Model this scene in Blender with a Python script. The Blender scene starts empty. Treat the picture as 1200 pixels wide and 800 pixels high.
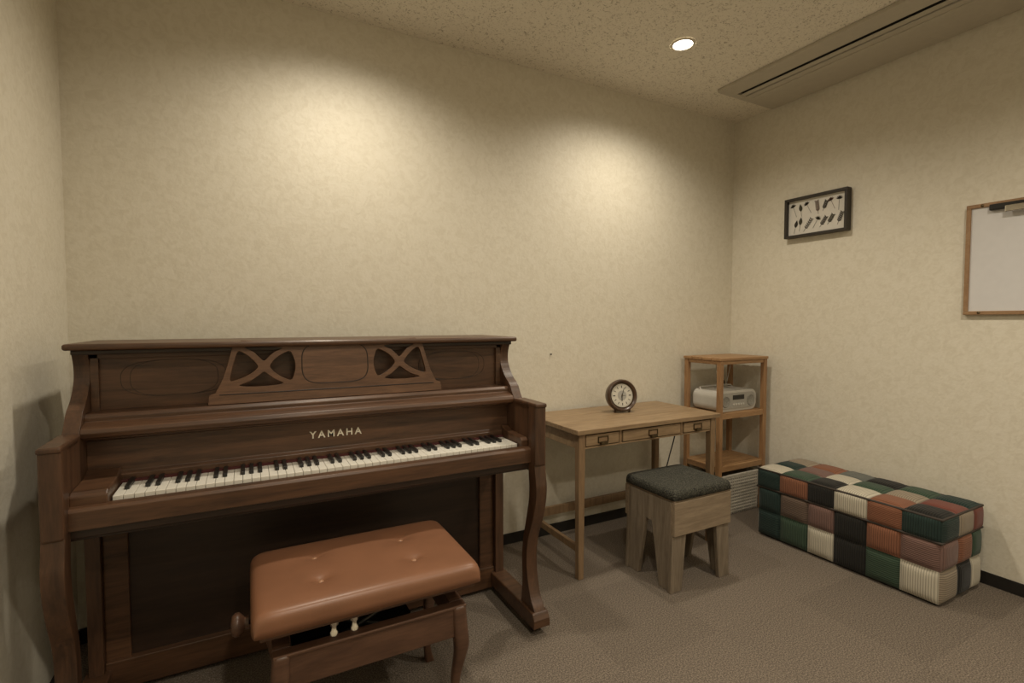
import bpy, bmesh, math, random
from mathutils import Vector, Matrix, Euler
random.seed(4)
COL=bpy.context.scene.collection
# ---------------------------------------------------------------- camera
f=588.0; CH=1.27
cam=bpy.data.cameras.new('camera'); co=bpy.data.objects.new('camera',cam); COL.objects.link(co)
cam.lens=36*f/1200; cam.sensor_width=36; cam.clip_start=0.02
co.location=(0,0,CH); co.rotation_euler=(math.pi/2-math.atan(24/588),0,-math.radians(27.9))
bpy.context.scene.camera=co
bpy.context.scene.view_settings.view_transform='Standard'
bpy.context.scene.view_settings.look='None'

# ---------------------------------------------------------------- materials
def newmat(name):
    m=bpy.data.materials.new(name); m.use_nodes=True
    nt=m.node_tree; b=nt.nodes['Principled BSDF']; return m,nt,b
def N(nt,t,**k):
    n=nt.nodes.new(t)
    for a,v in k.items():
        if a in n.inputs: n.inputs[a].default_value=v
        else: setattr(n,a,v)
    return n
def ramp(nt,src,stops):
    r=nt.nodes.new('ShaderNodeValToRGB'); e=r.color_ramp.elements
    while len(e)<len(stops): e.new(.5)
    for i,(p,c) in enumerate(stops):
        e[i].position=p; e[i].color=(c[0],c[1],c[2],1)
    nt.links.new(src,r.inputs[0]); return r
def coords(nt,scale=(1,1,1),kind='Object',rot=(0,0,0)):
    t=nt.nodes.new('ShaderNodeTexCoord'); m=nt.nodes.new('ShaderNodeMapping')
    m.inputs['Scale'].default_value=scale; m.inputs['Rotation'].default_value=rot
    nt.links.new(t.outputs[kind],m.inputs[0]); return m.outputs[0]
def addbump(nt,b,src,st,dist=.01):
    bp=nt.nodes.new('ShaderNodeBump'); bp.inputs['Strength'].default_value=st; bp.inputs['Distance'].default_value=dist
    nt.links.new(src,bp.inputs['Height']); nt.links.new(bp.outputs[0],b.inputs['Normal'])
def plain(name,c,rough=.5,metal=0,var=.12,sc=30,bump=0):
    m,nt,b=newmat(name)
    n=N(nt,'ShaderNodeTexNoise',Scale=sc,Detail=3.0); nt.links.new(coords(nt),n.inputs['Vector'])
    r=ramp(nt,n.outputs[0],[(.3,[x*(1-var) for x in c]),(.7,[min(1,x*(1+var)) for x in c])])
    nt.links.new(r.outputs[0],b.inputs['Base Color']); b.inputs['Roughness'].default_value=rough; b.inputs['Metallic'].default_value=metal
    if bump: addbump(nt,b,n.outputs[0],bump)
    return m
def wood(name,dark,light,scale=(3,30,30),rough=.35,coat=0,bump=.05):
    m,nt,b=newmat(name)
    v=coords(nt,scale)
    n=N(nt,'ShaderNodeTexNoise',Scale=1.0,Detail=6.0,Roughness=.6,Distortion=.8); nt.links.new(v,n.inputs['Vector'])
    n2=N(nt,'ShaderNodeTexNoise',Scale=4.0,Detail=4.0,Roughness=.7); nt.links.new(v,n2.inputs['Vector'])
    mx=N(nt,'ShaderNodeMath',operation='MULTIPLY_ADD'); mx.inputs[1].default_value=.35
    nt.links.new(n2.outputs[0],mx.inputs[0]); 
    m2=N(nt,'ShaderNodeMath',operation='MULTIPLY'); m2.inputs[1].default_value=.65
    nt.links.new(n.outputs[0],m2.inputs[0]); nt.links.new(m2.outputs[0],mx.inputs[2])
    r=ramp(nt,mx.outputs[0],[(.36,dark),(.5,[(a+c)/2 for a,c in zip(dark,light)]),(.64,light)])
    nt.links.new(r.outputs[0],b.inputs['Base Color']); b.inputs['Roughness'].default_value=rough
    if coat: b.inputs['Coat Weight'].default_value=coat; b.inputs['Coat Roughness'].default_value=.2
    if bump: addbump(nt,b,mx.outputs[0],bump,.004)
    return m
def mk_wall():
    m,nt,b=newmat('wallpaper')
    v=coords(nt)
    n=N(nt,'ShaderNodeTexNoise',Scale=26.0,Detail=5.0,Roughness=.65,Distortion=1.2); nt.links.new(v,n.inputs['Vector'])
    r=ramp(nt,n.outputs[0],[(.38,(.650,.602,.492)),(.5,(.685,.640,.530)),(.6,(.708,.664,.558))])
    nt.links.new(r.outputs[0],b.inputs['Base Color']); b.inputs['Roughness'].default_value=.6
    n2=N(nt,'ShaderNodeTexNoise',Scale=70.0,Detail=4.0); nt.links.new(v,n2.inputs['Vector'])
    addbump(nt,b,n2.outputs[0],.12,.01); return m
def mk_ceil():
    m,nt,b=newmat('acoustic_board')
    v=coords(nt,(1,1,1))
    n=N(nt,'ShaderNodeTexNoise',Scale=66.0,Detail=3.0,Roughness=.6,Distortion=1.5); nt.links.new(v,n.inputs['Vector'])
    r=ramp(nt,n.outputs[0],[(.0,(.36,.32,.25)),(.36,(.48,.43,.34)),(.42,(.78,.73,.62)),(1,(.83,.78,.67))])
    nt.links.new(r.outputs[0],b.inputs['Base Color']); b.inputs['Roughness'].default_value=.9
    r2=ramp(nt,n.outputs[0],[(.33,(0,0,0)),(.46,(1,1,1))])
    addbump(nt,b,r2.outputs[0],.4,.01); return m
def mk_carpet():
    m,nt,b=newmat('carpet_tiles')
    v=coords(nt,(2,2,2))
    t=nt.nodes.new('ShaderNodeTexCoord')
    fl=N(nt,'ShaderNodeVectorMath',operation='FLOOR'); 
    ad=N(nt,'ShaderNodeVectorMath',operation='ADD'); ad.inputs[1].default_value=(.62,.25,.1)
    nt.links.new(v,ad.inputs[0]); nt.links.new(ad.outputs[0],fl.inputs[0])
    wn=N(nt,'ShaderNodeTexWhiteNoise'); nt.links.new(fl.outputs[0],wn.inputs['Vector'])
    sc=N(nt,'ShaderNodeMapRange'); sc.inputs['To Min'].default_value=.95; sc.inputs['To Max'].default_value=1.09
    nt.links.new(wn.outputs['Value'],sc.inputs['Value'])
    n=N(nt,'ShaderNodeTexNoise',Scale=190.0,Detail=2.0,Roughness=.7); nt.links.new(t.outputs['Object'],n.inputs['Vector'])
    r=ramp(nt,n.outputs[0],[(.35,(.088,.070,.054)),(.5,(.155,.127,.101)),(.65,(.255,.213,.172))])
    mx=N(nt,'ShaderNodeVectorMath',operation='SCALE'); nt.links.new(r.outputs[0],mx.inputs[0]); nt.links.new(sc.outputs[0],mx.inputs['Scale'])
    nt.links.new(mx.outputs[0],b.inputs['Base Color']); b.inputs['Roughness'].default_value=.95
    b.inputs['Specular IOR Level'].default_value=.1
    addbump(nt,b,n.outputs[0],.35,.006); return m
WALL=mk_wall(); CEIL=mk_ceil(); CARP=mk_carpet()
PW=wood('piano_walnut',(.043,.0205,.0105),(.118,.057,.028),(2.5,28,28),.42,.08,.08)
PWV=wood('piano_walnut_vertical',(.041,.0195,.010),(.106,.051,.026),(28,28,2.5),.42,.08,.08)
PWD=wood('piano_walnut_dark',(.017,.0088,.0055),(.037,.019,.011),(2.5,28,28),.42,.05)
PWP=wood('piano_panel_veneer',(.088,.043,.022),(.175,.088,.046),(5,40,40),.38,.1)
OAK=wood('desk_oak',(.20,.130,.070),(.36,.25,.145),(4,40,40),.45,0)
OAKV=wood('desk_oak_leg',(.18,.112,.06),(.29,.19,.105),(40,40,4),.5,0)
PINE=wood('pine_shelf',(.24,.125,.054),(.36,.205,.095),(40,40,5),.45,0)
PINEH=wood('pine_board',(.26,.14,.060),(.39,.23,.11),(5,40,40),.45,0)
STW=wood('stool_weathered_wood',(.13,.100,.07),(.24,.192,.138),(40,40,4),.65,0,.1)
STWH=wood('stool_weathered_board',(.18,.132,.087),(.30,.23,.155),(4,40,40),.65,0,.1)
BENW=wood('bench_wood',(.058,.028,.017),(.12,.060,.035),(4,30,30),.4,.15)
FRW=wood('frame_light_wood',(.24,.135,.065),(.34,.21,.11),(20,20,20),.5,0)
DARKFR=plain('dark_frame',(.022,.016,.011),.4)
BLACK=plain('black_plastic',(.010,.0095,.009),.35)
BB=plain('baseboard_black',(.014,.012,.010),.5)
WHITEK=plain('key_white',(.80,.77,.69),.25,var=.02)
CHROME=plain('chrome',(.75,.72,.66),.18,1)
BRASS=plain('brass_dark',(.12,.09,.05),.4,.9)
GOLD=plain('letter_silver',(.80,.75,.63),.35,.3)
LEATH=plain('tan_leather',(.225,.104,.056),.36,var=.08,sc=8,bump=.04)
LEBTN=plain('leather_button',(.34,.18,.10),.35)
FELT=plain('felt_red',(.07,.014,.012),.9)
TWEED=plain('dark_tweed',(.046,.045,.034),.95,var=.9,sc=150,bump=.9)
APPL=plain('appliance_white',(.55,.53,.48),.4,var=.03)
APPG=plain('appliance_grey',(.36,.345,.31),.4,var=.05)
ACW=plain('ac_white',(.49,.45,.37),.45,var=.03)
MAT_=plain('mat_board',(.66,.63,.57),.8,var=.03)
WB=plain('whiteboard_surface',(.64,.63,.63),.3,var=.02)
BASK=plain('basket_weave',(.55,.51,.43),.8,var=.15)
DIAL=plain('clock_dial',(.58,.55,.47),.5,var=.04)
CLK=wood('clock_case',(.035,.019,.011),(.08,.042,.024),(20,20,20),.35,.2)

# ---------------------------------------------------------------- geometry helpers
class Thing:
    def __init__(s,name,loc):
        s.e=bpy.data.objects.new(name,None); s.e.location=loc; s.e.empty_display_size=.1; COL.objects.link(s.e); s.loc=Vector(loc)
    def add(s,ob):
        ob.parent=s.e; ob.matrix_parent_inverse=Matrix.Translation(-s.loc); return ob
def link(me,name,mats,par=None,smooth=False,bevel=0,seg=2,sub=0):
    ob=bpy.data.objects.new(name,me); COL.objects.link(ob)
    for m in (mats if isinstance(mats,(list,tuple)) else [mats]): me.materials.append(m)
    if smooth:
        for p in me.polygons: p.use_smooth=True
    if bevel:
        md=ob.modifiers.new('b','BEVEL'); md.width=bevel; md.segments=seg; md.limit_method='ANGLE'; md.angle_limit=math.radians(35)
    if sub:
        md=ob.modifiers.new('s','SUBSURF'); md.levels=sub; md.render_levels=sub
    if par: par.add(ob)
    return ob
def bxs(name,boxes,mat,par=None,bevel=.002,seg=2):
    bm=bmesh.new()
    for b in boxes:
        x0,x1,y0,y1,z0,z1=b[:6]
        r=bmesh.ops.create_cube(bm,size=1,matrix=Matrix.Translation(((x0+x1)/2,(y0+y1)/2,(z0+z1)/2))@Matrix.Diagonal((x1-x0,y1-y0,z1-z0,1)))
    me=bpy.data.meshes.new(name); bm.to_mesh(me); bm.free()
    return link(me,name,mat,par,False,bevel,seg)
def box(name,x0,x1,y0,y1,z0,z1,mat,par=None,bevel=.002,seg=2): return bxs(name,[(x0,x1,y0,y1,z0,z1)],mat,par,bevel,seg)
def catmull(pts,n=6,closed=False):
    out=[];L=len(pts)
    rng=range(L) if closed else range(L-1)
    for i in rng:
        g=lambda k:Vector(pts[k%L]) if closed else Vector(pts[max(0,min(L-1,k))])
        p0,p1,p2,p3=g(i-1),g(i),g(i+1),g(i+2)
        for j in range(n):
            t=j/n; out.append(.5*((2*p1)+(p2-p0)*t+(2*p0-5*p1+4*p2-p3)*t*t+(3*p1-p0-3*p2+p3)*t**3))
    if not closed: out.append(Vector(pts[-1]))
    return out
def prism(name,poly,axis,a0,a1,mat,par=None,bevel=.003,seg=2):
    def P(u,v,a):
        return {'x':(a,u,v),'y':(u,a,v),'z':(u,v,a)}[axis]
    bm=bmesh.new()
    A=[bm.verts.new(P(p[0],p[1],a0)) for p in poly]; B=[bm.verts.new(P(p[0],p[1],a1)) for p in poly]
    bm.faces.new(A); bm.faces.new(B[::-1]); n=len(poly)
    for i in range(n): bm.faces.new((A[i],B[i],B[(i+1)%n],A[(i+1)%n]))
    bmesh.ops.recalc_face_normals(bm,faces=bm.faces)
    bmesh.ops.triangulate(bm,faces=[q for q in bm.faces if len(q.verts)>4])
    me=bpy.data.meshes.new(name); bm.to_mesh(me); bm.free()
    return link(me,name,mat,par,False,bevel,seg)
def cyl(name,p0,p1,r0,r1,mat,par=None,seg=24,bevel=0,smooth=True):
    p0=Vector(p0);p1=Vector(p1);d=p1-p0
    bm=bmesh.new(); bmesh.ops.create_cone(bm,cap_ends=True,segments=seg,radius1=r0,radius2=r1,depth=d.length)
    q=d.to_track_quat('Z','Y').to_matrix().to_4x4()
    bmesh.ops.transform(bm,matrix=Matrix.Translation((p0+p1)/2)@q,verts=bm.verts)
    me=bpy.data.meshes.new(name); bm.to_mesh(me); bm.free()
    ob=link(me,name,mat,par,False,bevel)
    if smooth:
        for p in me.polygons:
            if len(p.vertices)==4: p.use_smooth=True
    return ob
def lathe(name,prof,origin,direction,mat,par=None,seg=40):
    q=Vector(direction).to_track_quat('Z','Y').to_matrix().to_4x4(); T=Matrix.Translation(origin)@q
    bm=bmesh.new(); rings=[]
    for r,hh in prof:
        rings.append([bm.verts.new(T@Vector((max(r,1e-4)*math.cos(2*math.pi*i/seg),max(r,1e-4)*math.sin(2*math.pi*i/seg),hh))) for i in range(seg)])
    for a,b in zip(rings,rings[1:]):
        for i in range(seg): bm.faces.new((a[i],a[(i+1)%seg],b[(i+1)%seg],b[i]))
    bmesh.ops.recalc_face_normals(bm,faces=bm.faces)
    me=bpy.data.meshes.new(name); bm.to_mesh(me); bm.free()
    ob=link(me,name,mat,par,True)
    md=ob.modifiers.new('e','EDGE_SPLIT'); md.split_angle=math.radians(50)
    return ob
def tube(name,pts,r,mat,par=None,closed=False,res=3):
    c=bpy.data.curves.new(name,'CURVE'); c.dimensions='3D'; c.bevel_depth=r; c.bevel_resolution=res
    s=c.splines.new('POLY'); s.points.add(len(pts)-1); s.use_cyclic_u=closed
    for i,p in enumerate(pts): s.points[i].co=(*p,1)
    ob=bpy.data.objects.new(name,c); COL.objects.link(ob)
    dg=bpy.context.evaluated_depsgraph_get(); me=bpy.data.meshes.new_from_object(ob.evaluated_get(dg)); bpy.data.objects.remove(ob)
    for p in me.polygons: p.use_smooth=True
    me.materials.clear()
    return link(me,name,mat,par)
def pad(name,x0,x1,y0,y1,z0,z1,mat,par,crown=.012,dim=(),n=56,ex=9,pw=.35,dd=.012,rc=.06,rn=8):
    cx,cy=(x0+x1)/2,(y0+y1)/2; hx,hy=(x1-x0)/2,(y1-y0)/2
    bm=bmesh.new(); G=[]
    def sp(i): 
        t=-1+2*i/n; return math.copysign(1-(1-abs(t))**2.0,t)
    for i in range(n+1):
        row=[]
        for j in range(n+1):
            u,v=sp(i),sp(j)
            uu=u*(1-rc*abs(v)**rn); vv=v*(1-rc*abs(u)**rn)
            e=max(0,(1-abs(u)**ex)*(1-abs(v)**ex))**pw
            z=z0+(z1-z0)*e+crown*(1-u*u)*(1-v*v)
            X,Y=cx+uu*hx,cy+vv*hy
            for (dx,dy) in dim:
                d2=(X-dx)**2+(Y-dy)**2
                z-=dd*math.exp(-d2/(.014**2))+dd*.5*math.exp(-d2/(.05**2))
            row.append(bm.verts.new((X,Y,z)))
        G.append(row)
    for i in range(n):
        for j in range(n): bm.faces.new((G[i][j],G[i+1][j],G[i+1][j+1],G[i][j+1]))
    loop=[G[i][0] for i in range(n+1)]+[G[n][j] for j in range(1,n+1)]+[G[i][n] for i in range(n-1,-1,-1)]+[G[0][j] for j in range(n-1,0,-1)]
    bm.faces.new(loop[::-1])
    me=bpy.data.meshes.new(name); bm.to_mesh(me); bm.free()
    return link(me,name,mat,par,True)

# ---------------------------------------------------------------- room
XL,XR,YB,YF,ZC=-.605,3.14,2.5,-1.7,2.69
box('floor',XL-.1,XR+.1,YF-.1,YB+.1,-.1,0,CARP,bevel=0)
box('ceiling',XL-.1,XR+.1,YF-.1,YB+.1,ZC,ZC+.1,CEIL,bevel=0)
box('wall_back',XL-.1,XR+.1,YB,YB+.1,0,ZC,WALL,bevel=0)
box('wall_left',XL-.1,XL,YF,YB,0,ZC,WALL,bevel=0)
box('wall_right',XR,XR+.1,YF,YB,0,ZC,WALL,bevel=0)
box('wall_front',XL-.1,XR+.1,YF-.1,YF,0,ZC,WALL,bevel=0)
box('baseboard_back',XL,XR,YB-.008,YB,0,.06,BB,bevel=.001)
box('baseboard_right',XR-.008,XR,YF,YB-.008,0,.06,BB,bevel=.001)
box('baseboard_left',XL,XL+.008,YF,YB-.008,0,.06,BB,bevel=.001)

# ---------------------------------------------------------------- piano
P=Thing('upright_piano',(.285,2.0,0))
X0,X1=-.48,1.05; T=.04
side=[(2.32,.02),(2.32,1.175)]+[tuple(q) for q in catmull([(2.0,1.175),(2.02,1.13),(2.018,1.08),(1.98,1.03),(1.93,.995),(1.905,.96),(1.885,.935)],5)]+[(1.86,.93),(1.72,.93),(1.71,.90),(1.71,.66),(2.07,.66),(2.07,.02)]
prism('side_left',side,'x',X0,X0+T,PWV,P,.004); prism('side_right',side,'x',X1-T,X1,PWV,P,.004)
box('lid',X0-.012,X1+.012,1.955,2.335,1.180,1.200,PW,P,.008,3)
box('lid_moulding',X0+.002,X1-.002,1.985,2.32,1.165,1.180,PWD,P,.003)
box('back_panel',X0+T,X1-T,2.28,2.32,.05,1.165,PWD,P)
box('upper_panel',X0+T,X1-T,2.035,2.055,.95,1.165,PW,P)
bxs('upper_panel_frame',[(X0+T,X0+T+.022,2.02,2.037,.97,1.165),(X1-T-.022,X1-T,2.02,2.037,.97,1.165),(X0+T,X1-T,2.02,2.037,1.15,1.167)],PW,P)
for s,nm in ((-1,'left'),(1,'right')):
    c=.285+s*.50
    for k,(a,b) in enumerate(((.15,.060),(.125,.060))):
        pts=[(c+a*math.copysign(abs(math.cos(t))**.7,math.cos(t)),2.0348,1.080+b*math.copysign(abs(math.sin(t))**.7,math.sin(t))) for t in [i*2*math.pi/60 for i in range(60)]]
        tube('inlay_%s_%d'%(nm,k),pts,.0009,PWD,P,True,1)
led=[(2.05,.985),(1.95,.985),(1.94,.975),(1.94,.962),(1.91,.955),(1.895,.948),(1.89,.935),(1.895,.922),(1.91,.915),(2.05,.915)]
prism('music_shelf',led,'x',X0+T,X1-T,PW,P,.002)
fb=[(1.945,.915),(1.945,.905),(1.958,.90),(1.955,.80),(1.945,.79),(1.945,.77),(1.985,.77),(1.985,.915)]
prism('fallboard',fb,'x',X0+T,X1-T,PW,P,.0015)
box('felt_strip',-.36,.98,1.93,1.946,.755,.774,FELT,P,.001)
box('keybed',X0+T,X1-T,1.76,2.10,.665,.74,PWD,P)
prism('key_slip',[(1.735,.70),(1.735,.752),(1.742,.76),(1.775,.76),(1.785,.755),(1.785,.70)],'x',X0+T-.002,X1-T+.002,PW,P,.002)
box('keybed_moulding',X0+T-.002,X1-T+.002,1.75,1.80,.672,.70,PWD,P,.006,3)
KX0,KX1=-.35,.975
for nm,a,b in (('cheek_left',X0+T,KX0-.004),('cheek_right',KX1+.004,X1-T)):
    prism(nm,[(1.765,.74),(1.765,.785),(1.78,.795),(1.90,.80),(1.95,.815),(1.95,.74)],'x',a,b,PW,P,.004)
w=(KX1-KX0)/52
bxs('white_keys',[(KX0+i*w+.0006,KX0+(i+1)*w-.0006,1.795,1.945,.745,.767) for i in range(52)],WHITEK,P,.0012,2)
bk=[]
pat=[1,0,1,1,0,1,1]
for i in range(51):
    if pat[i%7]:
        x=KX0+(i+1)*w; bk.append((x-.0062,x+.0062,1.847,1.944,.762,.779))
bxs('black_keys',bk,BLACK,P,.002,2)
tc=bpy.data.curves.new('t','FONT'); tc.body='YAMAHA'; tc.size=.036; tc.extrude=.0008; tc.offset=.0006; tc.space_character=1.40; tc.align_x='CENTER'
to=bpy.data.objects.new('t',tc); COL.objects.link(to); bpy.context.view_layer.update()
me=bpy.data.meshes.new_from_object(to.evaluated_get(bpy.context.evaluated_depsgraph_get())); bpy.data.objects.remove(to)
me.materials.clear()
me.transform(Matrix.Translation((.290,1.9545,.840))@Matrix.Rotation(math.pi/2,4,'X'))
link(me,'lettering',GOLD,P)
def fret():
    c=bpy.data.curves.new('fret','CURVE'); c.dimensions='2D'; c.fill_mode='BOTH'; c.extrude=.007; c.bevel_depth=.0012
    def sp(pts):
        s=c.splines.new('POLY'); s.points.add(len(pts)-1); s.use_cyclic_u=True
        for i,p in enumerate(pts): s.points[i].co=(p[0],p[1],0,1)
    half=[(0,.212),(.07,.213),(.11,.207),(.14,.200),(.18,.205),(.25,.213),(.31,.215),(.330,.207),(.340,.185),(.354,.13),(.368,.085),(.380,.058),(.390,.038),(.408,.032),(.412,.0)]
    left=[(-a,b) for a,b in half[::-1]]
    sp(left[:-1]+half)
    for s in (-1,1):
        def m(pts): sp([(s*(.242+a),.123+b) for a,b in catmull([Vector((p[0],p[1])) for p in pts],5,True)])
        m([(-.062,.064),(-.03,.071),(.03,.074),(.062,.069),(.034,.052),(.015,.032),(.000,.019),(-.015,.032),(-.034,.049)])
        m([(-.062,-.062),(-.03,-.069),(.04,-.070),(.080,-.063),(.044,-.048),(.018,-.030),(.000,-.018),(-.016,-.030),(-.036,-.046)])
        m([(-.086,.052),(-.099,.025),(-.103,0),(-.100,-.025),(-.088,-.052),(-.062,-.044),(-.036,-.026),(-.022,-.010),(-.018,0),(-.022,.010),(-.036,.027),(-.060,.044)])
        m([(.080,.056),(.092,.025),(.101,-.01),(.106,-.046),(.082,-.043),(.046,-.027),(.024,-.010),(.018,0),(.022,.010),(.036,.028),(.056,.046)])
    o=bpy.data.objects.new('f',c); COL.objects.link(o); bpy.context.view_layer.update()
    me=bpy.data.meshes.new_from_object(o.evaluated_get(bpy.context.evaluated_depsgraph_get())); bpy.data.objects.remove(o)
    me.materials.clear()
    me.transform(Matrix.Translation((.295,1.965,.987))@Matrix.Rotation(math.radians(-7),4,'X')@Matrix.Rotation(math.pi/2,4,'X'))
    link(me,'music_desk_fretwork',PWP,P)
    q=[]
    for t in [i*2*math.pi/72 for i in range(72)]:
        zz=.128+.074*math.copysign(abs(math.sin(t))**.6,math.sin(t))
        q.append((.295+.118*math.copysign(abs(math.cos(t))**.45,math.cos(t)),1.9575+zz*math.sin(math.radians(7)),.987+zz*math.cos(math.radians(7))))
    tube('music_desk_cartouche',q,.0022,PWD,P,True,2)
    tube('music_desk_base_line',[(-.085,1.9565+.032*.122,.987+.032),(.675,1.9565+.032*.122,.987+.032)],.002,PWD,P)
fret()
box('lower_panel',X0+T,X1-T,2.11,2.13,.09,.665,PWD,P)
bxs('lower_frame',[(X0+T,X0+T+.07,2.095,2.112,.09,.665),(X1-T-.07,X1-T,2.095,2.112,.09,.665),(X0+T,X1-T,2.095,2.112,.60,.665),(X0+T,X1-T,2.085,2.14,.02,.12)],PW,P,.004)
fr=catmull([(1.705,.70),(1.695,.64),(1.690,.60),(1.697,.54),(1.722,.46),(1.755,.38),(1.768,.30),(1.762,.22),(1.740,.15),(1.712,.11),(1.700,.09)],5)
bk_=catmull([(1.815,.09),(1.81,.12),(1.805,.18),(1.808,.28),(1.80,.36),(1.775,.45),(1.752,.54),(1.748,.60),(1.752,.64),(1.755,.70)],5)
legp=[tuple(q) for q in fr]+[tuple(q) for q in bk_]
for nm,a,b in (('left',X0-.004,X0+.046),('right',X1-.046,X1+.004)):
    prism('leg_'+nm,legp,'x',a,b,PWV,P,.008,3)
    box('arm_post_'+nm,a,b,1.697,1.757,.69,.94,PWV,P,.008,3)
    box('arm_cap_'+nm,a-.001,b+.001,1.692,1.875,.925,.942,PWV,P,.006,3)
    prism('foot_'+nm,[(1.685,.035),(1.685,.07),(1.70,.095),(2.11,.095),(2.11,.035)],'x',a-.012,b+.012,PW,P,.006,3)
    cyl('caster_'+nm,((a+b)/2-.015,1.74,.022),((a+b)/2+.015,1.74,.022),.022,.022,BLACK,P)
    cyl('caster_back_'+nm,((a+b)/2-.015,2.2,.022),((a+b)/2+.015,2.2,.022),.022,.022,BLACK,P)

# ---------------------------------------------------------------- bench
B=Thing('piano_bench',(.31,1.6,0))
bx0,bx1,by0,by1=-.005,.642,1.405,1.83
btn=[(.18,1.54),(.46,1.54),(.18,1.70),(.46,1.70)]
pad('cushion',bx0,bx1,by0,by1,.454,.515,LEATH,B,.006,btn,64,20,.26,.013,.025,14)
for i,(x,y) in enumerate(btn):
    lathe('button_%d'%i,[(.0,.005),(.006,.004),(.010,.0),(.010,-.005)],(x,y,.504),(0,0,1),LEBTN,B,16)
tube('piping',[(bx0+.012,by0+.012,.455),(bx1-.012,by0+.012,.455),(bx1-.012,by1-.012,.455),(bx0+.012,by1-.012,.455)],.005,LEATH,B,True)
box('seat_board',bx0+.02,bx1-.02,by0+.02,by1-.02,.435,.455,BENW,B,.003)
fx0,fx1,fy0,fy1=.045,.60,1.44,1.785
bxs('frame_rails',[(fx0+.02,fx1-.02,fy0+.006,fy0+.028,.275,.372),(fx0+.02,fx1-.02,fy1-.028,fy1-.006,.275,.372),(fx0+.006,fx0+.028,fy0+.02,fy1-.02,.275,.372),(fx1-.028,fx1-.006,fy0+.02,fy1-.02,.275,.372)],BENW,B,.003)
bxs('rail_caps',[(fx0,fx1,fy0,fy0+.036,.366,.376),(fx0,fx1,fy1-.036,fy1,.366,.376),(fx0,fx0+.045,fy0+.036,fy1-.036,.366,.376),(fx1-.045,fx1,fy0+.036,fy1-.036,.366,.376)],BENW,B,.003)
for i,(x,y,sx) in enumerate([(fx0,fy0,1),(fx1,fy0,-1),(fx0,fy1,1),(fx1,fy1,-1)]):
    sy=1 if y==fy0 else -1
    prof=[(.372,.0,.046),(.30,-.004,.048),(.25,-.008,.046),(.20,-.004,.036),(.13,.006,.028),(.07,.006,.025),(.03,.0,.028),(.0,-.006,.034)]
    cp=catmull([Vector(p) for p in prof],5)
    bm=bmesh.new(); prev=None
    for q in cp:
        cx,cy=x+sx*(q.y+.022),y+sy*(q.y+.022); r=q.z/2; z=max(0,q.x)
        ring=[]
        for k in range(16):
            a=2*math.pi*k/16+math.pi/16
            ring.append(bm.verts.new((cx+r*math.copysign(abs(math.cos(a))**.55,math.cos(a)),cy+r*math.copysign(abs(math.sin(a))**.55,math.sin(a)),z)))
        if prev:
            for k in range(16): bm.faces.new((prev[k],ring[k],ring[(k+1)%16],prev[(k+1)%16]))
        else: bm.faces.new(ring)
        prev=ring
    bm.faces.new(prev[::-1]); bmesh.ops.recalc_face_normals(bm,faces=bm.faces)
    me=bpy.data.meshes.new('leg'); bm.to_mesh(me); bm.free(); link(me,'leg_%d'%i,BENW,B,True)
for i,y in enumerate((1.50,1.72)):
    for j,(a,b) in enumerate((((.14,.31),(.42,.435)),((.42,.31),(.14,.435)))):
        cyl('scissor_%d_%d'%(i,j),(a[0],y+j*.014,a[1]),(b[0],y+j*.014,b[1]),.008,.008,BLACK,B,10)
cyl('spindle',(-.01,1.61,.40),(.645,1.61,.40),.007,.007,CHROME,B,12)
for nm,x,s in (('left',-.01,-1),('right',.645,1)):
    lathe('knob_'+nm,[(.0,0),(.018,0),(.016,.010),(.024,.016),(.032,.024),(.032,.034),(.026,.042),(.0,.046)],(x,1.61,.40),(s,0,0),BENW,B,24)
for i,x in enumerate((.205,.262)):
    lathe('piston_%d'%i,[(.0,-.02),(.012,-.02),(.012,.010),(.008,.014),(.008,.026),(.014,.030),(.015,.042),(.008,.048),(.0,.05)],(x,1.475,.376),(0,0,1),CHROME,B,20)
bxs('mechanism_plate',[(.10,.46,1.47,1.75,.30,.315)],BLACK,B,.002)

# ---------------------------------------------------------------- desk
D=Thing('writing_desk',(1.88,2.2,0))
dx0,dx1,dy0,dy1,dz=1.40,2.37,1.965,2.465,.745
bxs('top',[(dx0-.01,dx1+.01,dy0-.012,dy0+.155,dz-.024,dz),(dx0-.01,dx1+.01,dy0+.157,dy0+.33,dz-.024,dz),(dx0-.01,dx1+.01,dy0+.332,dy1,dz-.024,dz)],OAK,D,.003)
L=.038
for i,(x,y) in enumerate([(dx0+.01,dy0+.005),(dx1-.01-L,dy0+.005),(dx0+.01,dy1-.02-L),(dx1-.01-L,dy1-.02-L)]):
    bm=bmesh.new(); bmesh.ops.create_cube(bm,size=1,matrix=Matrix.Translation((x+L/2,y+L/2,.3605))@Matrix.Diagonal((L,L,.721,1)))
    for v in bm.verts:
        if v.co.z<.1: v.co.x=x+L/2+(v.co.x-x-L/2)*.8; v.co.y=y+L/2+(v.co.y-y-L/2)*.8
    me=bpy.data.meshes.new('leg'); bm.to_mesh(me); bm.free(); link(me,'leg_%d'%i,OAKV,D,False,.003)
zA,zB=.645,.721
ix0,ix1=dx0+.01+L,dx1-.01-L
bxs('apron',[(dx0+.015,dx0+.035,dy0+.04,dy1-.05,zA,zB),(dx1-.035,dx1-.015,dy0+.04,dy1-.05,zA,zB),(ix0,ix1,dy1-.045,dy1-.025,zA,zB)],OAK,D,.002)
bxs('drawer_rails',[(ix0,ix1,dy0+.012,dy0+.04,zA,zA+.008),(ix0,ix1,dy0+.012,dy0+.04,zB-.005,zB)],OAK,D,.001)
box('drawer_cavity',ix0,ix1,dy0+.028,dy0+.04,zA+.001,zB-.001,PWD,D,.001)
W=ix1-ix0; cuts=[(0,.245),(.265,.735),(.755,1)]
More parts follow.
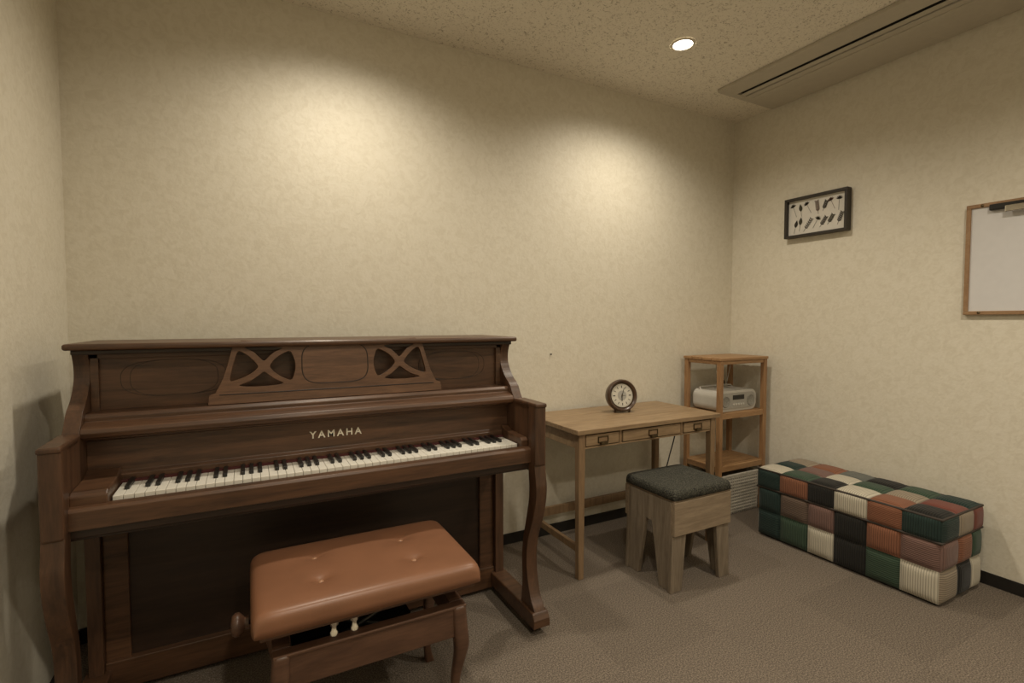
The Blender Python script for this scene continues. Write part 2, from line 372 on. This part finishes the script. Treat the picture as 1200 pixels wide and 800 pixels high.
for i,(a,b) in enumerate(cuts):
    xa,xb=ix0+a*W+.004,ix0+b*W-.004
    box('drawer_%d'%i,xa,xb,dy0+.006,dy0+.030,zA+.012,zB-.009,OAK,D,.003)
    c=(xa+xb)/2; e=dy0+.001
    bxs('drawer_pull_%d'%i,[(c-.032,c+.032,e,e+.006,zA+.050,zA+.055),(c-.032,c+.032,e,e+.006,zA+.024,zA+.029),(c-.032,c-.027,e,e+.006,zA+.024,zA+.055),(c+.027,c+.032,e,e+.006,zA+.024,zA+.055),(c-.02,c+.02,e-.012,e+.006,zA+.016,zA+.027)],BRASS,D,.001)
    box('drawer_label_%d'%i,c-.026,c+.026,e+.003,e+.0055,zA+.029,zA+.050,OAKV,D,0)
for i,a in enumerate((.255,.745)):
    box('divider_%d'%i,ix0+a*W-.007,ix0+a*W+.007,dy0+.010,dy0+.030,zA,zB,OAKV,D,.001)
bxs('stretchers',[(dx0+.018,dx0+.038,dy0+.04,dy1-.05,.13,.165),(dx1-.038,dx1-.018,dy0+.04,dy1-.05,.13,.165),(dx0+.02,dx1-.02,dy1-.05,dy1-.03,.15,.20)],OAKV,D,.002)
tube('cable',catmull([(2.28,2.20,.66),(2.24,2.16,.60),(2.16,2.12,.50),(2.13,2.12,.42),(2.15,2.2,.3),(2.2,2.40,.16),(2.25,2.41,.06),(2.27,2.44,.01)],6),.0035,BLACK,D)

# clock
C=Thing('table_clock',(1.90,2.25,.745))
nrm=Vector((-.22,-.95,.16)).normalized(); cc=Vector((1.905,2.25,.745+.096))
lathe('case',[(.0,-.05),(.05,-.05),(.084,-.036),(.090,-.014),(.093,.004),(.092,.016),(.085,.023),(.076,.018),(.072,.010)],cc,nrm,CLK,C,48)
lathe('inner_ring',[(.072,.010),(.069,.013),(.067,.010)],cc,nrm,BRASS,C,48)
lathe('dial',[(.0,.0085),(.073,.0085)],cc,nrm,DIAL,C,48)
lathe('dial_centre',[(.0,.0092),(.028,.0092)],cc,nrm,APPG,C,32)
up=(Vector((0,0,1))-nrm*nrm.z).normalized(); rt=up.cross(nrm).normalized()
def flat(name,polys,mat,par,o,u,v,n,off):
    bm=bmesh.new()
    for pl in polys:
        vs=[bm.verts.new(o+u*a+v*b+n*off) for a,b in pl]; bm.faces.new(vs)
    bmesh.ops.recalc_face_normals(bm,faces=bm.faces)
    me=bpy.data.meshes.new(name); bm.to_mesh(me); bm.free(); return link(me,name,mat,par)
def bar(a0,r0,r1,w_):
    s,c_=math.sin(a0),math.cos(a0)
    return [(s*r0-c_*w_,c_*r0+s*w_),(s*r0+c_*w_,c_*r0-s*w_),(s*r1+c_*w_,c_*r1-s*w_),(s*r1-c_*w_,c_*r1+s*w_)]
flat('hour_marks',[bar(i*math.pi/6,.043,.056,.0016 if i%3 else .0026) for i in range(12)],BLACK,C,cc,rt,up,nrm,.0098)
flat('minute_marks',[bar(i*math.pi/30,.060,.063,.0006) for i in range(60)],BLACK,C,cc,rt,up,nrm,.0098)
flat('hands',[bar(math.radians(185),-.01,.032,.0024),bar(math.radians(20),-.012,.046,.0016),bar(math.radians(95),0,.02,.001)],BLACK,C,cc,rt,up,nrm,.011)
lathe('hub',[(0,.014),(.004,.014),(.004,.009)],cc,nrm,BRASS,C,16)
for i,s in enumerate((-1,1)):
    a=cc-rt*s*.045-up*.075; b=Vector((a.x,a.y,.749)); cyl('foot_%d'%i,b+Vector((0,0,-.003)),a,.006,.008,CLK,C,12)
cyl('rear_strut',cc-nrm*.04-up*.03,Vector((cc.x+.03,cc.y+.08,.748)),.005,.005,CLK,C,12)

# ---------------------------------------------------------------- shelf
S=Thing('wooden_shelf_rack',(2.86,2.31,0))
sx0,sx1,sy0,sy1,sz=2.63,3.085,2.165,2.46,1.035
pz=.030
bxs('posts',[(x,x+pz,y,y+pz,0,sz-.018) for x in (sx0,sx1-pz) for y in (sy0,sy1-pz)],PINE,S,.003)
bxs('top_board',[(sx0-.005,sx1+.005,sy0-.005+k*.0775,sy0-.005+k*.0775+.073,sz-.018,sz) for k in range(4)],PINEH,S,.003)
for nm,z in (('middle',.665),('lower',.325)):
    bxs(nm+'_board',[(sx0+.004,sx1-.004,sy0+.031+k*.060,sy0+.031+k*.060+.056,z,z+.014) for k in range(4)],PINEH,S,.002)
    bxs(nm+'_rails',[(sx0+pz,sx1-pz,sy0+.004,sy0+.022,z-.022,z+.014),(sx0+pz,sx1-pz,sy1-.022,sy1-.004,z-.022,z+.014),(sx0+.005,sx0+.023,sy0+pz,sy1-pz,z-.024,z),(sx1-.023,sx1-.005,sy0+pz,sy1-pz,z-.024,z)],PINEH,S,.002)
bxs('upper_rails',[(sx0+pz,sx1-pz,sy0+.006,sy0+.022,sz-.042,sz-.018),(sx0+pz,sx1-pz,sy1-.022,sy1-.006,sz-.042,sz-.018),(sx0+.006,sx0+.022,sy0+pz,sy1-pz,sz-.042,sz-.018),(sx1-.022,sx1-.006,sy0+pz,sy1-pz,sz-.042,sz-.018)],PINEH,S,.002)
R=Thing('cd_radio_player',(2.86,2.32,.679))
def rbox(u0,u1,v0,v1,rad,n=6):
    pts=[]
    for cx,cy,a0 in ((u1-rad,v1-rad,0),(u0+rad,v1-rad,90),(u0+rad,v0+rad,180),(u1-rad,v0+rad,270)):
        for k in range(n+1):
            a=math.radians(a0+90*k/n); pts.append((cx+rad*math.cos(a),cy+rad*math.sin(a)))
    return pts
prism('body',rbox(2.672,3.038,.680,.815,.045),'y',2.212,2.42,APPL,R,.012,4)
prism('front_fascia',rbox(2.690,3.020,.696,.800,.035),'y',2.206,2.214,APPG,R,.002)
SPK=plain('speaker_mesh',(.26,.25,.22),.8,sc=300,var=.4)
for i,x in enumerate((2.735,2.975)):
    lathe('speaker_%d'%i,[(.0,.001),(.030,.001),(.034,.004),(.038,.0)],(x,2.2055,.745),(0,-1,0),SPK,R,28)
box('tuner_display',2.80,2.91,2.203,2.207,.755,.785,BLACK,R,.002)
bxs('buttons',[(2.80+k*.0235,2.816+k*.0235,2.201,2.207,.718,.730) for k in range(5)],APPL,R,.002)
lathe('disc_lid',[(.0,.006),(.062,.005),(.068,.0)],(2.855,2.315,.8145),(0,0,1),APPG,R,36)
tube('handle',catmull([(2.70,2.37,.80),(2.702,2.385,.818),(2.72,2.392,.824),(2.855,2.394,.826),(2.99,2.392,.824),(3.008,2.385,.818),(3.01,2.37,.80)],5),.006,APPL,R)
cyl('antenna',(2.90,2.41,.812),(2.885,2.415,.985),.003,.0018,CHROME,R,10)
cyl('antenna_second',(2.985,2.41,.812),(3.045,2.42,.975),.003,.0018,APPL,R,10)
tube('power_cable',catmull([(3.0,2.42,.70),(3.03,2.45,.74),(3.045,2.475,.84),(3.05,2.485,.80),(3.05,2.485,.60),(3.045,2.485,.30),(3.05,2.48,.05)],6),.003,BLACK,R)
K=Thing('woven_basket',(2.86,2.31,0))
a0,a1,c0,c1,kh=2.665,3.05,2.20,2.425,.26
box('liner',a0+.006,a1-.006,c0+.006,c1-.006,.006,kh-.02,plain('basket_liner',(.22,.19,.14),.9),K,.004)
vb=[];nx=20
for i in range(nx+1):
    x=a0+(a1-a0)*i/nx; vb.append((x-.003,x+.003,c0-.004,c0+.006,0.002,kh)); vb.append((x-.003,x+.003,c1-.006,c1+.004,0.002,kh))
for i in range(13):
    y=c0+(c1-c0)*i/12; vb.append((a0-.004,a0+.006,y-.003,y+.003,0.002,kh)); vb.append((a1-.006,a1+.004,y-.003,y+.003,0.002,kh))
hb=[]
for k in range(12):
    z=.012+k*.0205; hb+= [(a0-.003,a1+.003,c0-.003,c0+.003,z,z+.009),(a0-.003,a1+.003,c1-.003,c1+.003,z,z+.009),(a0-.003,a0+.003,c0,c1,z,z+.009),(a1-.003,a1+.003,c0,c1,z,z+.009)]
bxs('weave_upright',vb,BASK,K,.001,1); bxs('weave_bands',hb,BASK,K,.002,1)
bxs('rim',[(a0-.006,a1+.006,c0-.006,c0+.008,kh-.012,kh+.004),(a0-.006,a1+.006,c1-.008,c1+.006,kh-.012,kh+.004),(a0-.006,a0+.008,c0,c1,kh-.012,kh+.004),(a1-.008,a1+.006,c0,c1,kh-.012,kh+.004)],BASK,K,.004)

# ---------------------------------------------------------------- stool
ST=Thing('wooden_stool',(1.9,1.83,0))
tx0,tx1,ty0,ty1=1.728,2.105,1.665,1.995
pad('cushion',tx0-.008,tx1+.008,ty0-.008,ty1+.006,.440,.486,TWEED,ST,.004,(),40,18,.22,.012,.03,14)
box('seat_board',tx0-.002,tx1+.002,ty0-.002,ty1+.002,.430,.441,STWH,ST,.003)
th=.022
def facepoly(a0,a1,zlow,lw,splay):
    m=(a0+a1)/2
    return [(a0,.43),(a1,.43),(a1+splay,0),(a1+splay-lw*.8,0),(m+.02,zlow),(m-.02,zlow),(a0-splay+lw*.8,0),(a0-splay,0)]
prism('side_left',facepoly(ty0+th,ty1-th,.30,.10,.010),'x',tx0,tx0+th,STW,ST,.003)
prism('side_right',facepoly(ty0+th,ty1-th,.30,.10,.010),'x',tx1-th,tx1,STW,ST,.003)
bxs('apron_boards',[(tx0-.002,tx1+.002,ty0-.006,ty0+th,.272,.43),(tx0-.002,tx1+.002,ty1-th,ty1+.006,.272,.43)],STWH,ST,.003)
for nm,y in (('front',ty0+.006),('back',ty1-th-.006)):
    for nm2,a,sg in (('left',tx0,1),('right',tx1,-1)):
        poly=[(a,.29),(a+sg*.088,.29),(a+sg*.062,0),(a-sg*.010,0)]
        prism('leg_%s_%s'%(nm,nm2),poly,'y',y,y+th,STW,ST,.003)

# ---------------------------------------------------------------- patchwork ottoman
O=Thing('patchwork_storage_ottoman',(2.88,1.48,0))
cols={'K':(.020,.019,.017),'G':(.045,.072,.048),'D':(.022,.038,.033),'C':(.48,.44,.355),'O':(.22,.095,.055),'B':(.13,.092,.070),'M':(.175,.105,.088),'T':(.27,.222,.165),'S':(.13,.135,.12),'R':(.17,.06,.045)}
mats=[];idx={}
for k,c in cols.items():
    m,nt,b=newmat('corduroy_'+k)
    wv=N(nt,'ShaderNodeTexWave',Scale=4.8); wv.inputs['Distortion'].default_value=.3; nt.links.new(coords(nt,(1,1,1),'UV'),wv.inputs['Vector'])
    r=ramp(nt,wv.outputs['Fac'],[(.1,[x*.72 for x in c]),(.6,[min(1,x*1.08) for x in c])])
    nt.links.new(r.outputs[0],b.inputs['Base Color']); b.inputs['Roughness'].default_value=.95; b.inputs['Specular IOR Level'].default_value=.1
    b.inputs['Sheen Weight'].default_value=.12
    addbump(nt,b,wv.outputs['Fac'],.35,.004); idx[k]=len(mats); mats.append(m)
ox0,ox1,oy0,oy1=2.688,3.072,1.038,1.922
CW=[0,.155,.335,.49,.665,.83,1.0]
def patchface(name,o,u,v,rows,bul,sub=10,cuts=None,rcuts=None):
    o=Vector(o);u=Vector(u);v=Vector(v);n=u.cross(v).normalized()
    bm=bmesh.new(); uvl=bm.loops.layers.uv.new('UVMap')
    R_=len(rows);Cc=len(rows[0])
    cuts=cuts or [i/Cc for i in range(Cc+1)]; rcuts=rcuts or [i/R_ for i in range(R_+1)]
    for r in range(R_):
        for c in range(Cc):
            G=[[bm.verts.new(o+u*(cuts[c]+(cuts[c+1]-cuts[c])*i/sub)+v*(rcuts[r]+(rcuts[r+1]-rcuts[r])*j/sub)+n*bul*(max(0,(1-abs(2*i/sub-1)**4)*(1-abs(2*j/sub-1)**4)))**.55) for j in range(sub+1)] for i in range(sub+1)]
            sw=(r*3+c*5)%4==0
            for i in range(sub):
                for j in range(sub):
                    fc=bm.faces.new((G[i][j],G[i+1][j],G[i+1][j+1],G[i][j+1])); fc.material_index=idx[rows[r][c]]; fc.smooth=True
                    for lp,(a,b2) in zip(fc.loops,((i,j),(i+1,j),(i+1,j+1),(i,j+1))):
                        lp[uvl].uv=(b2/sub,a/sub) if sw else (a/sub,b2/sub)
    bmesh.ops.remove_doubles(bm,verts=bm.verts,dist=1e-5)
    me=bpy.data.meshes.new(name); bm.to_mesh(me); bm.free(); link(me,name,mats,O)
oz1,ozs,ozt=.012,.290,.395
patchface('base_long_side',(ox0,oy1,oz1),(0,oy0-oy1,0),(0,0,ozs-oz1),['DGCKGC','DBMKOM'],.018,10,CW,[0,.53,1])
patchface('base_end',(ox0,oy0,oz1),(ox1-ox0,0,0),(0,0,ozs-oz1),['TKC','MOG'],.018,10,[0,.4,.75,1],[0,.53,1])
patchface('base_far_end',(ox1,oy1,oz1),(ox0-ox1,0,0),(0,0,ozs-oz1),['KGC','OMB'],.016)
patchface('base_wall_side',(ox1,oy0,oz1),(0,oy1-oy0,0),(0,0,ozs-oz1),['KGCKGC','GMBTKG'],.008)
e=.006
patchface('lid_long_side',(ox0-e,oy1+e,ozs),(0,oy0-oy1-2*e,0),(0,0,ozt-ozs),['DOKCOD'],.012,10,CW)
patchface('lid_end',(ox0-e,oy0-e,ozs),(ox1-ox0+2*e,0,0),(0,0,ozt-ozs),['DTR'],.012,10,[0,.4,.75,1])
patchface('lid_far_end',(ox1+e,oy1+e,ozs),(ox0-ox1-2*e,0,0),(0,0,ozt-ozs),['MDO'],.012)
patchface('lid_wall_side',(ox1+e,oy0-e,ozs),(0,oy1-oy0+2*e,0),(0,0,ozt-ozs),['GBOKCD'],.006)
patchface('lid_top',(ox0-e,oy1+e,ozt),(0,oy0-oy1-2*e,0),(ox1-ox0+2*e,0,0),['CGKCOK','DMCGTR','TOSKGD'],.018,12,CW,[0,.36,.68,1])
box('bottom',ox0+.01,ox1-.01,oy0+.01,oy1-.01,0,.014,BLACK,O,.002)
box('core',ox0+.004,ox1-.004,oy0+.004,oy1-.004,.013,ozt-.003,BLACK,O,.002)
PIP=plain('piping_dark',(.045,.035,.028),.8)
for nm,z,ee in (('top',ozt,e),('seam',ozs,e+.001)):
    tube('piping_'+nm,[(ox0-ee,oy0-ee,z),(ox1+ee,oy0-ee,z),(ox1+ee,oy1+ee,z),(ox0-ee,oy1+ee,z)],.006,PIP,O,True)

# ---------------------------------------------------------------- framed picture
F=Thing('framed_botanical_picture',(3.12,1.885,1.925))
py0,py1,pz0,pz1,dp=1.69,2.075,1.80,2.05,.045
bxs('frame',[(XR-dp,XR-.001,py0,py1,pz1-.016,pz1),(XR-dp,XR-.001,py0,py1,pz0,pz0+.016),(XR-dp,XR-.001,py0,py0+.016,pz0+.016,pz1-.016),(XR-dp,XR-.001,py1-.016,py1,pz0+.016,pz1-.016)],DARKFR,F,.0015)
box('mat_board',XR-.020,XR-.004,py0+.012,py1-.012,pz0+.012,pz1-.012,MAT_,F,0)
BR=plain('specimen_brown',(.09,.045,.03),.8); GRN=plain('specimen_olive',(.06,.055,.035),.8)
o=Vector((XR-.021,(py0+py1)/2,(pz0+pz1)/2)); u=Vector((0,-1,0)); v=Vector((0,0,1)); n=Vector((-1,0,0))
def leaf(cx,cz,l,w_,ang,seg=8):
    pts=[]
    for i in range(seg+1):
        t=i/seg; pts.append((w_*math.sin(math.pi*t**.8),l*(t-.5)))
    for i in range(seg-1,0,-1):
        t=i/seg; pts.append((-w_*math.sin(math.pi*t**.8),l*(t-.5)))
    c_,s_=math.cos(ang),math.sin(ang)
    return [(cx+a*c_-b*s_,cz+a*s_+b*c_) for a,b in pts]
rr=random.Random(11); groups={0:[],1:[],2:[]}
for row,cz in ((0,.050),(1,-.050)):
    for k in range(7):
        cx=-.138+k*.046+rr.uniform(-.008,.008); g=rr.choice((0,1,2)); l=rr.uniform(.060,.095); tl=rr.uniform(-.6,.6); z=cz+rr.uniform(-.010,.010)
        c_,s_=math.cos(tl),math.sin(tl); W_=lambda a,b:(cx+a*c_-b*s_,z+a*s_+b*c_)
        groups[g].append([W_(-.0011,-l/2),W_(.0011,-l/2),W_(.0008,l/2),W_(-.0008,l/2)])
        kind=rr.randrange(3)
        if kind==0:
            for q in range(6):
                t=-l*.2+q*l*.13
                for sg in (-1,1):
                    x_,y_=W_(sg*.007,t+.003); groups[g].append(leaf(x_,y_,.018,.0034,tl-sg*.9))
        elif kind==1:
            x_,y_=W_(0,l*.22); groups[g].append(leaf(x_,y_,.048,.0115,tl))
        else:
            for q in range(6):
                a=tl+(q-2.5)*.5; x_,y_=W_(0,l*.28); groups[g].append(leaf(x_-math.sin(a)*.010,y_+math.cos(a)*.010,.024,.0036,a))
for g,mt in ((0,DARKFR),(1,BR),(2,GRN)): flat('specimens_%d'%g,groups[g],mt,F,o,u,v,n,.0005+.0003*g)

# ---------------------------------------------------------------- whiteboard
Wd=Thing('framed_whiteboard',(3.13,.75,1.565))
wy0,wy1,wz0,wz1=.33,1.148,1.30,1.83
bxs('frame',[(XR-.022,XR-.001,wy0,wy1,wz1-.018,wz1),(XR-.022,XR-.001,wy0,wy1,wz0,wz0+.018),(XR-.022,XR-.001,wy0,wy0+.018,wz0+.018,wz1-.018),(XR-.022,XR-.001,wy1-.018,wy1,wz0+.018,wz1-.018)],FRW,Wd,.002)
box('surface',XR-.014,XR-.003,wy0+.015,wy1-.015,wz0+.015,wz1-.015,WB,Wd,0)
for i,(y,z) in enumerate(((wy1-.06,wz1-.01),(wy1-.06,wz0+.01),(wy0+.06,wz1-.01),(wy0+.06,wz0+.01))):
    lathe('screw_%d'%i,[(0,.004),(.004,.003),(.007,0)],(XR-.022,y,z),(-1,0,0),BRASS,Wd,14)
box('clip_bar',XR-.034,XR-.013,.80,1.06,wz1-.040,wz1-.012,BLACK,Wd,.004)
box('clip_lever',XR-.045,XR-.033,.86,1.0,wz1-.058,wz1-.028,CHROME,Wd,.003)
Nn=Thing('wall_nail',(1.579,2.49,1.075)); cyl('nail',(1.579,2.488,1.075),(1.579,2.5,1.075),.004,.003,BLACK,Nn,10)

# ---------------------------------------------------------------- AC cassette
A=Thing('ceiling_air_conditioner',(2.86,1.4,2.68))
ax0,ax1,ay0,ay1=2.585,3.105,.55,2.185
z0=ZC-.022
DK=plain('ac_dark_slot',(.006,.005,.004),.7)
bxs('panel',[(ax0,ax0+.125,ay0,ay1,z0,ZC-.0005),(ax0+.205,ax1,ay0,ay1,z0,ZC-.0005),(ax0+.125,ax0+.205,ay1-.045,ay1,z0,ZC-.0005),(ax0+.125,ax0+.205,ay0,ay0+.045,z0,ZC-.0005)],ACW,A,.004)
box('slot_recess',ax0+.12,ax0+.21,ay0+.04,ay1-.04,ZC-.005,ZC-.0015,DK,A,0)
box('louver',ax0+.150,ax0+.186,ay0+.05,ay1-.05,z0-.001,z0+.004,ACW,A,.002)
box('access_panel',ax0+.245,ax1-.05,ay0+.05,ay1-.055,z0-.005,z0+.001,ACW,A,.002)

# ---------------------------------------------------------------- downlights
EM,nt,b=newmat('lamp_glow'); b.inputs['Emission Color'].default_value=(1,.91,.76,1); b.inputs['Emission Strength'].default_value=14
RIM=plain('downlight_rim',(.7,.65,.55),.4,var=.02)
warm=(1,.90,.735)
for i,(x,y,pw) in enumerate([(2.01,1.92,50),(.42,1.92,50),(.42,.35,54),(2.01,.35,66),(.42,-1.0,56),(2.01,-1.0,60)]):  # last four are unseen, added as fill to raise the ambient light
    dl=Thing('ceiling_downlight',(x,y,ZC)) 
    lathe('rim',[(.046,-.001),(.050,-.006),(.060,-.006),(.064,-.0005)],(x,y,ZC),(0,0,1),RIM,dl,36)
    lathe('diffuser',[(.0,-.003),(.052,-.003)],(x,y,ZC),(0,0,1),EM,dl,36)
    l=bpy.data.lights.new('spot','SPOT'); l.energy=pw; l.color=warm; l.spot_size=math.radians(156); l.spot_blend=.95; l.shadow_soft_size=.055
    lo=bpy.data.objects.new('lamp',l); lo.location=(x,y,ZC-.06); COL.objects.link(lo); dl.add(lo)
w_=bpy.data.worlds.new('w'); bpy.context.scene.world=w_; w_.use_nodes=True
w_.node_tree.nodes['Background'].inputs[0].default_value=(.02,.018,.014,1)
